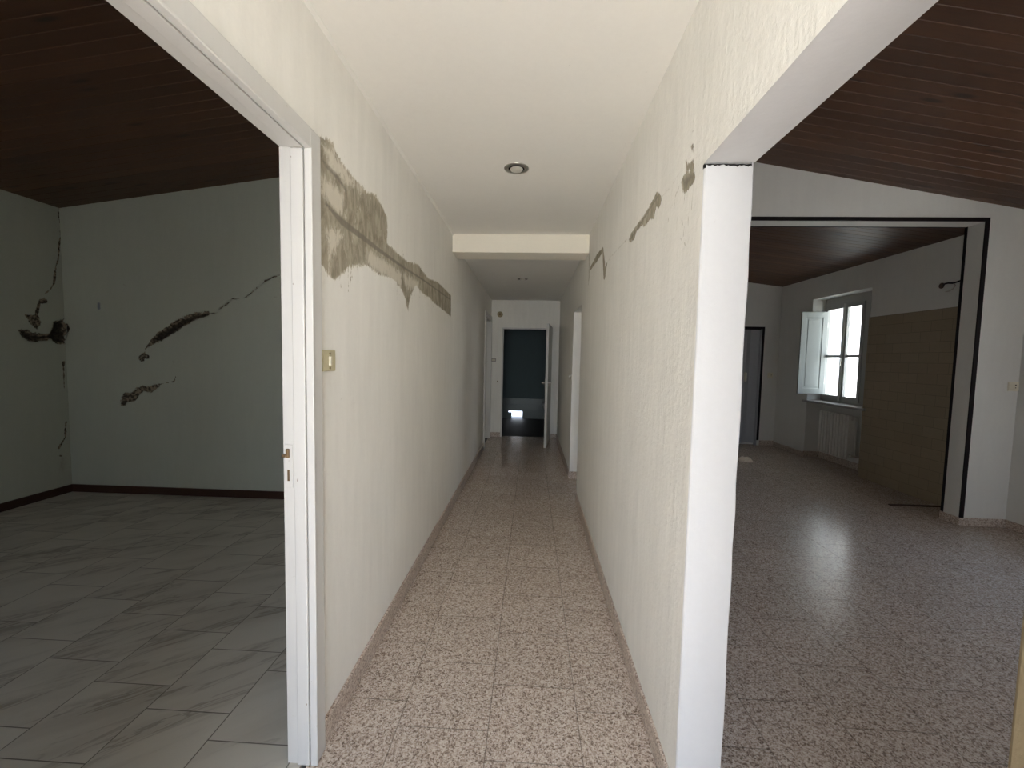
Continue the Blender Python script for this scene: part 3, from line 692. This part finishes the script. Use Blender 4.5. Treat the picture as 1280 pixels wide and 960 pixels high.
# ================================================================== DOORS
# door_1: the left doorway's white frame (its leaf is gone)
d1 = MB()
for (y0, y1) in ((YJ, 1.304),):
    d1.box(-.765, -.7245, y0, y1, 0.0, 2.040, bev=.003)             # stop
    d1.box(-.803, -.765, y0+.006, y1+.004, 0.0, 2.046, bev=.002)    # rebate
d1.box(-.765, -.7245, .44, YJ, 2.040, 2.066, bev=.002); d1.box(-.803, -.765, .44, YJ+.02, 2.046, 2.066, bev=.002)
d1.box(-.803, -.712, .424, .444, 0, 2.06)
d1 = struct(d1.build('door_1', M['paint']))
cs = MB(); cx0, cx1 = XL-.004, XL+.014                               # architrave on the corridor side
cs.box(cx0, cx1, YJ+.0035, YJ+.066, 0, 2.10, bev=.0035); cs.box(cx0, cx1-.001, .36, YJ+.066, 2.044, 2.104, bev=.0035); cs.box(cx0, cx1, .36, .424, 0, 2.10, bev=.0035)
cs.box(cx0-.0025, cx1+.004, YJ+.001, YJ+.0085, 0, 2.046, bev=.003); cs.box(cx0, cx1+.004, .42, YJ+.008, 2.038, 2.0465, bev=.003)
cs.build('architrave', M['paint'], d1)
sp = MB().box(-.799, -.770, YJ+.0035, YJ+.0075, .962, 1.105, bev=.001).build('strike_plate', M['paint'], d1)
MB().box(-.788, -.781, YJ+.0025, YJ+.0055, .985, 1.022).build('bolt_hole', M['brass'], sp)
lt = MB().box(-.790, -.780, YJ-.004, YJ+.006, 1.062, 1.092, bev=.002).box(-.803, -.786, YJ-.006, YJ+.004, 1.064, 1.074, bev=.002).build('latch_tongue', M['brass'], d1)
# door_2: open white door at the corridor's end
HX, HY = .335, YE-.004
ang = math.radians(90-6.3)
d2f = MB().box(-.524, -.500, YE-.006, YE+.12, 0, 1.93).box(.311, .335, YE-.006, YE+.12, 0, 1.93).box(-.524, .335, YE-.006, YE+.12, 1.912, 1.936)
d2 = struct(d2f.build('door_2', M['paint']))
R2 = Matrix.Rotation(ang, 3, 'Z'); pv = Vector((HX-.02, HY, 0))
lf = MB().box(pv.x-.86, pv.x, HY-.04, HY, .012, 1.945, bev=.003, rot=R2, piv=pv).build('leaf', M['paint'], d2)
for sgn in (-1, 1):
    yy = HY-.02+sgn*.021
    h = MB(); h.box(pv.x-.83, pv.x-.79, yy-.004, yy+.004, .93, 1.09, bev=.002, rot=R2, piv=pv)
    h.box(pv.x-.815, pv.x-.803, yy+sgn*.002-.0, yy+sgn*.05, 1.02, 1.04, rot=R2, piv=pv) if sgn > 0 else h.box(pv.x-.82, pv.x-.80, yy-.05, yy-.002, 1.02, 1.04, rot=R2, piv=pv)
    ya, yb = sorted((yy+sgn*.04, yy+sgn*.055))
    h.box(pv.x-.817, pv.x-.71, ya, yb, 1.023, 1.037, bev=.003, rot=R2, piv=pv)
    h.build('handle', M['grey'], lf)
# door_3: white-framed doorway on the left near the corridor's end (no leaf to be seen)
d3 = MB().box(XLR-.004, XL+.002, 6.262, 6.284, 0, 2.05).box(XLR-.004, XL+.002, 7.10, 7.122, 0, 2.05).box(XLR-.004, XL+.002, 6.262, 7.122, 2.028, 2.052)
d3 = struct(d3.build('door_3', M['paint']))
MB().box(XL-.002, XL+.020, 6.222, 6.284, 0, 2.11, bev=.004).box(XL-.002, XL+.020, 7.10, 7.16, 0, 2.11, bev=.004).box(XL-.002, XL+.019, 6.23, 7.15, 2.045, 2.108, bev=.004).build('architrave', M['paint'], d3)
# door_4: grey folding door in the far right room
d4 = MB(); xs4 = 3.12; k = 0; pts = []
while xs4 < 3.80: pts.append((xs4, YF+.035+(.028 if k % 2 else -.028))); xs4 += .085; k += 1
pts.append((3.855, YF+.035))
poly = pts+[(x, y+.012) for x, y in pts[::-1]]
d4.prism(poly, 'z', .03, 1.965)
d4 = struct(d4.build('door_4', M['fold']))
MB().box(3.10, 3.875, YF+.01, YF+.07, 1.965, 1.99).build('track', M['black'], d4)
MB().box(3.615, 3.640, YF-.035, YF+.02, 1.09, 1.24, bev=.006).build('handle', M['ivory'], d4)
MB().box(3.848, 3.872, YF-.004, YF+.06, 0, 1.97, bev=.003).build('side_post', M['fold'], d4)

# ================================================================== WINDOW with inner shutter
wx0, wx1 = 4.345, 4.395; wy0, wy1, wz0, wz1 = 5.56, 6.365, .862, 2.365
w = MB(); fr = .045
w.box(wx0+.001, wx1-.001, wy0, wy0+fr+.03, wz0, wz1, bev=.003).box(wx0, wx1, wy1-.018, wy1, wz0, wz1, bev=.003).box(wx0, wx1, wy0, wy1, wz1-.115, wz1, bev=.003).box(wx0, wx1, wy0, wy1, wz0, wz0+.035, bev=.003)
win = struct(w.build('window_1', M['winwood']))
ym = 5.965
for (ya, yb, nm) in ((wy0+.075, ym, 'sash'), (ym, wy1-.018, 'sash')):
    s_ = MB(); st = .045; x0, x1 = wx0-.014, wx0+.03; zb, zt = wz0+.035, wz1-.115
    s_.box(x0, x1, ya, ya+st, zb, zt, bev=.004).box(x0, x1, yb-st, yb, zb, zt, bev=.004)
    s_.box(x0+.001, x1-.001, ya+st-.002, yb-st+.002, zb, zb+.065, bev=.004).box(x0+.001, x1-.001, ya+st-.002, yb-st+.002, zt-.055, zt, bev=.004).box(x0+.006, x1-.002, ya+st-.002, yb-st+.002, 1.505, 1.54, bev=.003)
    so = s_.build(nm, M['winwood'], win)
    MB().box(x0+.018, x0+.022, ya+st-.004, yb-st+.004, zb+.06, zt-.05).build('pane', M['glass'], so)
cl = MB().box(wx0-.028, wx0-.010, ym-.018, ym+.018, wz0+.035, wz1-.115, bev=.004).build('meeting_stile', M['paintgrey'], win)
MB().box(wx0-.045, wx0-.026, ym-.008, ym+.008, 1.38, 1.50, bev=.004).build('window_handle', M['metal'], win)
# inner shutter, folded out square to the wall
sh = MB(); X0, X1, SY, Z0, Z1 = 3.962, 4.335, 6.305, .962, 2.172
for (a, b, c_, d_) in ((X0, X0+.07, Z0, Z1), (X1-.07, X1, Z0, Z1), (X0+.068, X1-.068, Z0, Z0+.085), (X0+.068, X1-.068, Z1-.085, Z1)): sh.box(a, b, SY-.013, SY+.013, c_, d_, bev=.003)
shut = sh.build('shutter', M['shutter'], win)
MB().box(X0+.06, X1-.06, SY-.006, SY+.006, Z0+.075, Z1-.075).box(X0+.095, X1-.095, SY-.010, SY+.010, Z0+.115, Z1-.115, bev=.004).build('shutter_panel', M['shutter'], shut)
for zz in (1.15, 1.98): MB().lathe([(.007, -.035), (.007, .035)], (X1+.004, SY, zz), 12).build('hinge', M['metal'], shut)
# sill
MB().box(4.118, 4.39, 5.262, 6.43, .836, .866, bev=.004).build('sill', M['stone'], win)
# the near room's window, out of frame: frame and panes
def wframe(name, x0, x1, z0, z1):
    w2 = MB(); ya, yb = YBK-.13, YBK-.08; xm = (x0+x1)/2
    w2.box(x0, x0+.05, ya, yb, z0, z1).box(x1-.05, x1, ya, yb, z0, z1).box(x0+.05, x1-.05, ya, yb, z0, z0+.06).box(x0+.05, x1-.05, ya, yb, z1-.06, z1).box(xm-.045, xm+.045, ya, yb, z0+.06, z1-.06)
    struct(w2.build(name, M['paint']))
wframe('added_window_4', UX0, UX1, UZ0, UZ1); wframe('window_3', VX0, VX1, VZ0, VZ1)  # the first is an added, unseen window that brightens the partition
w2 = MB(); xa, xb = XW1+.12, XW1+.17; ymid = (WY0+WY1)/2
w2.box(xa, xb, WY0, WY0+.05, WZ0, WZ1).box(xa, xb, WY1-.05, WY1, WZ0, WZ1).box(xa, xb, WY0+.05, WY1-.05, WZ0, WZ0+.06).box(xa, xb, WY0+.05, WY1-.05, WZ1-.06, WZ1).box(xa, xb, ymid-.045, ymid+.045, WZ0+.06, WZ1-.06)
struct(w2.build('window_2', M['paint']))

# ================================================================== THINGS
def spot(loc, label, rc=.0465):
    t = thing('ceiling_spotlight', label, 'ceiling light', loc, None)
    x, y, z = loc
    part(MB().lathe([(rc-.0005, 0.001), (rc-.0005, -.004), (rc+.003, -.0075), (rc*.4+.041, -.007), (.070, -.003), (.071, .001)], loc, 40), 'trim_ring', M['ivory'] if False else M['metal'], t, True)
    part(MB().lathe([(rc, -.0002), (rc, -.0012), (.0, -.0012)], loc, 40), 'recess_shade', M['void_shade'], t)  # flat black disc painted in for the shade of a recess
    part(MB().lathe([(.036, -.002), (.037, -.006), (.031, -.012), (.018, -.0165), (.004, -.0175)], loc, 32), 'bulb', M['bulb'], t, True)
    return t
spot((-.110, 2.404, HC), 'round recessed spotlight with satin bulb in the nearer, brighter corridor ceiling')
spot((-.136, 5.292, HC2), 'small dark recessed spotlight in the lower corridor ceiling beyond the beam', .060)

# rocker switch by the left door frame
sw = thing('light_switch', 'olive plastic switch plate with narrow ivory rocker beside the left door frame', 'light switch', (XL, 1.416, 1.38))
part(MB().box(XL-.001, XL+.006, 1.371, 1.459, 1.342, 1.416, bev=.0025), 'plate', M['plate'], sw)
part(MB().box(XL+.002, XL+.012, 1.409, 1.424, 1.362, 1.394, bev=.002), 'rocker', M['ivory'], sw)
for z in (1.404, 1.353): part(MB().lathe([(.0042, .0), (.0042, .0075), (.001, .008)], (XL, 1.4165, z), 14, 'x'), 'screw', M['brass'], sw)

def socket(name, label, c, nrm_axis, wd=.086, ht=.08):
    x, y, z = c
    t = thing(name, label, 'wall socket', c)
    part(MB().box(x-wd/2, x+wd/2, y-.007, y+.001, z-ht/2, z+ht/2, bev=.0025), 'plate', M['grey'] if False else M['ivory'], t)
    part(MB().box(x-wd*.40, x-wd*.05, y-.010, y-.003, z-ht*.3, z+ht*.3, bev=.002), 'blank_module', M['ivory'], t)
    part(MB().box(x+wd*.0, x+wd*.36, y-.009, y-.003, z-ht*.34, z+ht*.34, bev=.002), 'outlet', M['ivory'], t)
    for k, dz in enumerate((.012, -.010)): part(MB().lathe([(.0058-.0015*k, -.0015), (.0058-.0015*k, -.0095)], (x+wd*.17, y, z+dz), 14, 'y'), 'pin_hole', M['void_shade'], t)
    return t
socket('wall_socket', 'ivory socket plate with dark pin hole on the bright white wall at the right edge', (4.160, YPA, 1.243), 'y', .088, .078)
socket('wall_socket', 'small dim socket plate beside the grey folding door', (4.037, YF, 1.203), 'y', .085, .085)

# end wall fittings
t = thing('light_switch', 'grey switch plate on the end wall beside the dark doorway', 'light switch', (-.668, YE, 1.366))
part(MB().box(-.710, -.624, YE-.008, YE+.001, 1.335, 1.395, bev=.002), 'plate', M['grey'], t)
part(MB().box(-.690, -.672, YE-.012, YE-.004, 1.35, 1.38, bev=.002), 'rocker', M['ivory'], t)
part(MB().box(-.662, -.644, YE-.012, YE-.004, 1.35, 1.38, bev=.002), 'rocker', M['ivory'], t)
t = thing('door_bell', 'round yellowed bell cover high on the end wall left of the dark doorway', 'door bell', (-.566, YE, 2.162))
part(MB().lathe([(.050, .001), (.050, -.012), (.044, -.022), (.026, -.026), (.001, -.026)], (-.566, YE, 2.162), 32, 'y'), 'cover', M['yellowed'], t, True)
part(MB().lathe([(.020, -.024), (.018, -.034), (.001, -.036)], (-.566, YE, 2.162), 20, 'y'), 'dome', M['brass'], t, True)
t = thing('wall_hook', 'tiny dark hook on the end wall, level with the door handle', 'hook', (-.589, YE, .985))
part(MB().lathe([(.012, .001), (.012, -.004), (.002, -.005)], (-.589, YE, .985), 16, 'y'), 'back_plate', M['brass'], t)
part(MB().tube([(-.589, YE-.004, .985), (-.589, YE-.025, .98), (-.589, YE-.035, .99), (-.589, YE-.036, 1.005)], .004), 'hook_arm', M['brass'], t)
t = thing('door_stay', 'small white catch on the corridor wall edge beyond the right-hand doorway', 'catch', (XR, 4.85, 1.20))
part(MB().box(XR-.006, XR+.001, 4.83, 4.87, 1.165, 1.235, bev=.002), 'back_plate', M['ceramic'], t)
part(MB().tube([(XR-.004, 4.85, 1.215), (XR-.025, 4.85, 1.21), (XR-.03, 4.85, 1.19)], .006), 'arm', M['ceramic'], t)

# radiator under the far window
rad = thing('radiator', 'pale column radiator in the niche under the shuttered window', 'radiator', (4.26, 5.87, .15))
n = 10; y0r, y1r = 5.585, 6.15; wdt = (y1r-y0r)/n
for i in range(n):
    ya = y0r+i*wdt; s_ = MB()
    s_.box(4.200, 4.222, ya+.0075, ya+wdt-.0075, .150, .735, bev=.006)
    s_.box(4.222, 4.300, ya+wdt/2-.006, ya+wdt/2+.006, .175, .715)
    s_.box(4.298, 4.318, ya+.010, ya+wdt-.010, .165, .725, bev=.005)
    s_.lathe([(.021, 0), (.021, wdt)], (4.262, ya, .20), 14, 'y'); s_.lathe([(.021, 0), (.021, wdt)], (4.262, ya, .69), 14, 'y')
    part(s_, 'radiator_section', M['rad'], rad)
part(MB().tube([(4.262, y0r+.01, .20), (4.262, y0r-.02, .20), (4.30, y0r-.022, .19), (4.35, y0r-.022, .19), (XN+.01, y0r-.022, .19)], .009), 'pipe', M['radside'], rad)
part(MB().lathe([(.017, 0), (.021, .006), (.021, .03), (.012, .034)], (4.262, y1r, .69), 16, 'y'), 'valve', M['ivory'], rad)
for yy in (5.73, 6.0): part(MB().box(4.30, XN+.01, yy-.008, yy+.008, .66, .68), 'bracket', M['radside'], rad)

# loose cable stub sticking out of the wall above the tiles
cb = thing('loose_cable', 'black cable stub poking out of a hole in the wall above the beige tiles', 'cable', (XW2, 4.45, 2.23))
part(MB().lathe([(.030, .001), (.028, -.003), (.02, -.004), (.001, -.004)], (XW2, 4.445, 2.225), 18, 'x'), 'wall_hole', M['rust'], cb)
part(MB().tube([(XW2-.002, 4.425, 2.228), (XW2-.016, 4.40, 2.236), (XW2-.026, 4.353, 2.236), (XW2-.026, 4.304, 2.226), (XW2-.022, 4.27, 2.232), (XW2-.02, 4.236, 2.24)], .008), 'sheathed_cable', M['black'], cb, True)
part(MB().tube([(XW2-.026, 4.304, 2.226), (XW2-.03, 4.275, 2.199), (XW2-.03, 4.295, 2.17), (XW2-.028, 4.335, 2.153), (XW2-.027, 4.37, 2.152)], .0045), 'bare_wire', M['radside'], cb, True)

# pale scrap on the floor just past the wall end
sc = MB(); rr = random.Random(4); ring = []
base = [(2.985, 5.90), (3.02, 6.02), (3.06, 6.03), (3.10, 5.96), (3.155, 5.91), (3.15, 5.87), (3.10, 5.875), (3.03, 5.87)]
top = [(x+(3.07-x)*.35, y+(5.93-y)*.35, .05+rr.random()*.03) for x, y in base]
b0 = [sc.b.verts.new((x, y, 0.001)) for x, y in base]; b1 = [sc.b.verts.new((x, y, .02+.015*rr.random())) for x, y in base]; b2 = [sc.b.verts.new(p) for p in top]
for A, B in ((b0, b1), (b1, b2)):
    for i in range(8): sc.b.faces.new((A[i], A[(i+1) % 8], B[(i+1) % 8], B[i]))
sc.b.faces.new(b0[::-1]); cc = sc.b.verts.new((3.07, 5.93, .04))
for i in range(8): sc.b.faces.new((b2[i], b2[(i+1) % 8], cc))
o = sc.build('plaster_scrap', M['scrap'], None, False, (3.07, 5.94, 0)); o['label'] = 'crumpled pale scrap lying on the dark floor just past the white wall end'; o['category'] = 'debris'

# dark strip standing in for a gap in the floor beside the partition
st_ = MB(); st_.box(3.63, 4.135, 4.215, 4.247, 0.0005, .012, bev=.003)
o = st_.build('floor_gap_strip', M['rust'], None, False, (3.88, 4.23, 0)); o['label'] = 'narrow dark strip standing in for a gap in the floor along the foot of the tiled wall'; o['category'] = 'floor strip'

# rounded ceramic fixture in the dark room at the end
to = thing('toilet', 'rounded white ceramic fixture in the dark end room, mostly behind the open door', 'toilet', (.44, 9.16, 0))
bowl = MB(); prof = [(.12, 0), (.125, .02), (.10, .10), (.105, .2), (.155, .32), (.185, .385), (.19, .40), (.15, .405), (.12, .37), (.02, .30)]
bowl.lathe(prof, (0, 0, 0), 32)
for v in bowl.b.verts: v.co = Vector((.44+v.co.x, 9.16+v.co.y*1.3, v.co.z))
part(bowl, 'bowl', M['ceramic'], to, True)
seat = MB().lathe([(.19, .404), (.195, .412), (.19, .422), (.13, .422), (.125, .412), (.13, .404)], (0, 0, 0), 32)
for v in seat.b.verts: v.co = Vector((.44+v.co.x, 9.16+v.co.y*1.3, v.co.z))
part(seat, 'seat', M['ceramic'], to, True)
part(MB().box(.34, .66, 9.38, 9.54, .38, .78, bev=.02), 'cistern', M['ceramic'], to)
part(MB().box(.34, .54, 9.25, 9.42, .0, .39, bev=.03), 'pedestal', M['ceramic'], to)

# ================================================================== OUTSIDE
struct(MB().box(-40, 40, -40, 50, -.3, -.12).build('ground_outside', M['terrace']))
hs = MB().box(9, 15, 12.35, 30, -.2, 5.0).prism([(8.5, 5.0), (15.5, 5.0), (12, 7.0)], 'y', 11.9, 30.5)
o = struct(hs.build('wall_neighbour', M['house']))

# ================================================================== LIGHT
W = bpy.data.worlds.new('World'); bpy.context.scene.world = W; W.use_nodes = True
nt = W.node_tree; bg = nt.nodes['Background']
tc = nt.nodes.new('ShaderNodeTexCoord'); sx = nt.nodes.new('ShaderNodeSeparateXYZ'); nt.links.new(tc.outputs['Generated'], sx.inputs[0])
rp = nt.nodes.new('ShaderNodeValToRGB'); nt.links.new(sx.outputs[2], rp.inputs[0])
e = rp.color_ramp.elements; e[0].position = 0; e[0].color = (.92, .95, 1, 1); e[1].position = .7; e[1].color = (.50, .66, .95, 1)
nt.links.new(rp.outputs[0], bg.inputs['Color']); bg.inputs['Strength'].default_value = 1.15
sun = bpy.data.lights.new('sun', 'SUN'); sun.energy = 5.5; sun.angle = math.radians(.6); sun.color = (1, .96, .90)
so = bpy.data.objects.new('sun', sun); C.objects.link(so)
so.rotation_euler = Vector((.03, .55, -1.0)).to_track_quat('-Z', 'Y').to_euler()
def portal(name, loc, rot, sx_, sy_):
    l = bpy.data.lights.new(name, 'AREA'); l.shape = 'RECTANGLE'; l.size = sx_; l.size_y = sy_
    l.cycles.is_portal = True
    o = bpy.data.objects.new(name, l); C.objects.link(o); o.location = loc; o.rotation_euler = rot
portal('sky_portal_entrance', (-.11, YBK-.1, 1.1), (math.radians(90), 0, 0), 1.1, 2.2)
portal('sky_portal_near_room', (XW1+.22, (WY0+WY1)/2, (WZ0+WZ1)/2), (0, math.radians(90), 0), WZ1-WZ0, WY1-WY0)
portal('sky_portal_near_room_rear', ((UX0+UX1)/2, YBK-.1, (UZ0+UZ1)/2), (math.radians(90), 0, 0), UX1-UX0, UZ1-UZ0)
portal('sky_portal_left_room', ((VX0+VX1)/2, YBK-.1, (VZ0+VZ1)/2), (math.radians(90), 0, 0), VX1-VX0, VZ1-VZ0)
portal('sky_portal_far_window', (4.6, (wy0+wy1)/2, 1.58), (0, math.radians(90), 0), 1.45, .85)
portal('sky_portal_side_room', (-3.68, 5.6, 1.35), (0, math.radians(-90), 0), 1.9, 2.6)

# ================================================================== CAMERA (level survey: eye at 1.40 m in the corridor)
cam = bpy.data.cameras.new('camera'); cam.sensor_width = 36; cam.lens = 513.95/1280*36; cam.clip_start = .05
co = bpy.data.objects.new('camera', cam); C.objects.link(co)
r = Vector((0.9986796, 0.04731871, 0.0200001)); u = Vector((-0.02288602, 0.06125492, 0.99785974)); f = Vector((-0.04599233, 0.99699989, -0.06225698))
mw = Matrix(((r.x, u.x, -f.x, 0), (r.y, u.y, -f.y, 0), (r.z, u.z, -f.z, 1.4), (0, 0, 0, 1)))
co.matrix_world = mw
sc_ = bpy.context.scene; sc_.camera = co
sc_.view_settings.view_transform = 'Standard'; sc_.view_settings.look = 'None'; sc_.view_settings.gamma = 1; sc_.view_settings.use_curve_mapping = False
sc_.view_settings.exposure = 2.8
sc_.cycles.use_denoising = True
sc_.cycles.max_bounces = 14; sc_.cycles.diffuse_bounces = 10; sc_.cycles.glossy_bounces = 4; sc_.cycles.transparent_max_bounces = 8
sc_.cycles.sample_clamp_indirect = 6
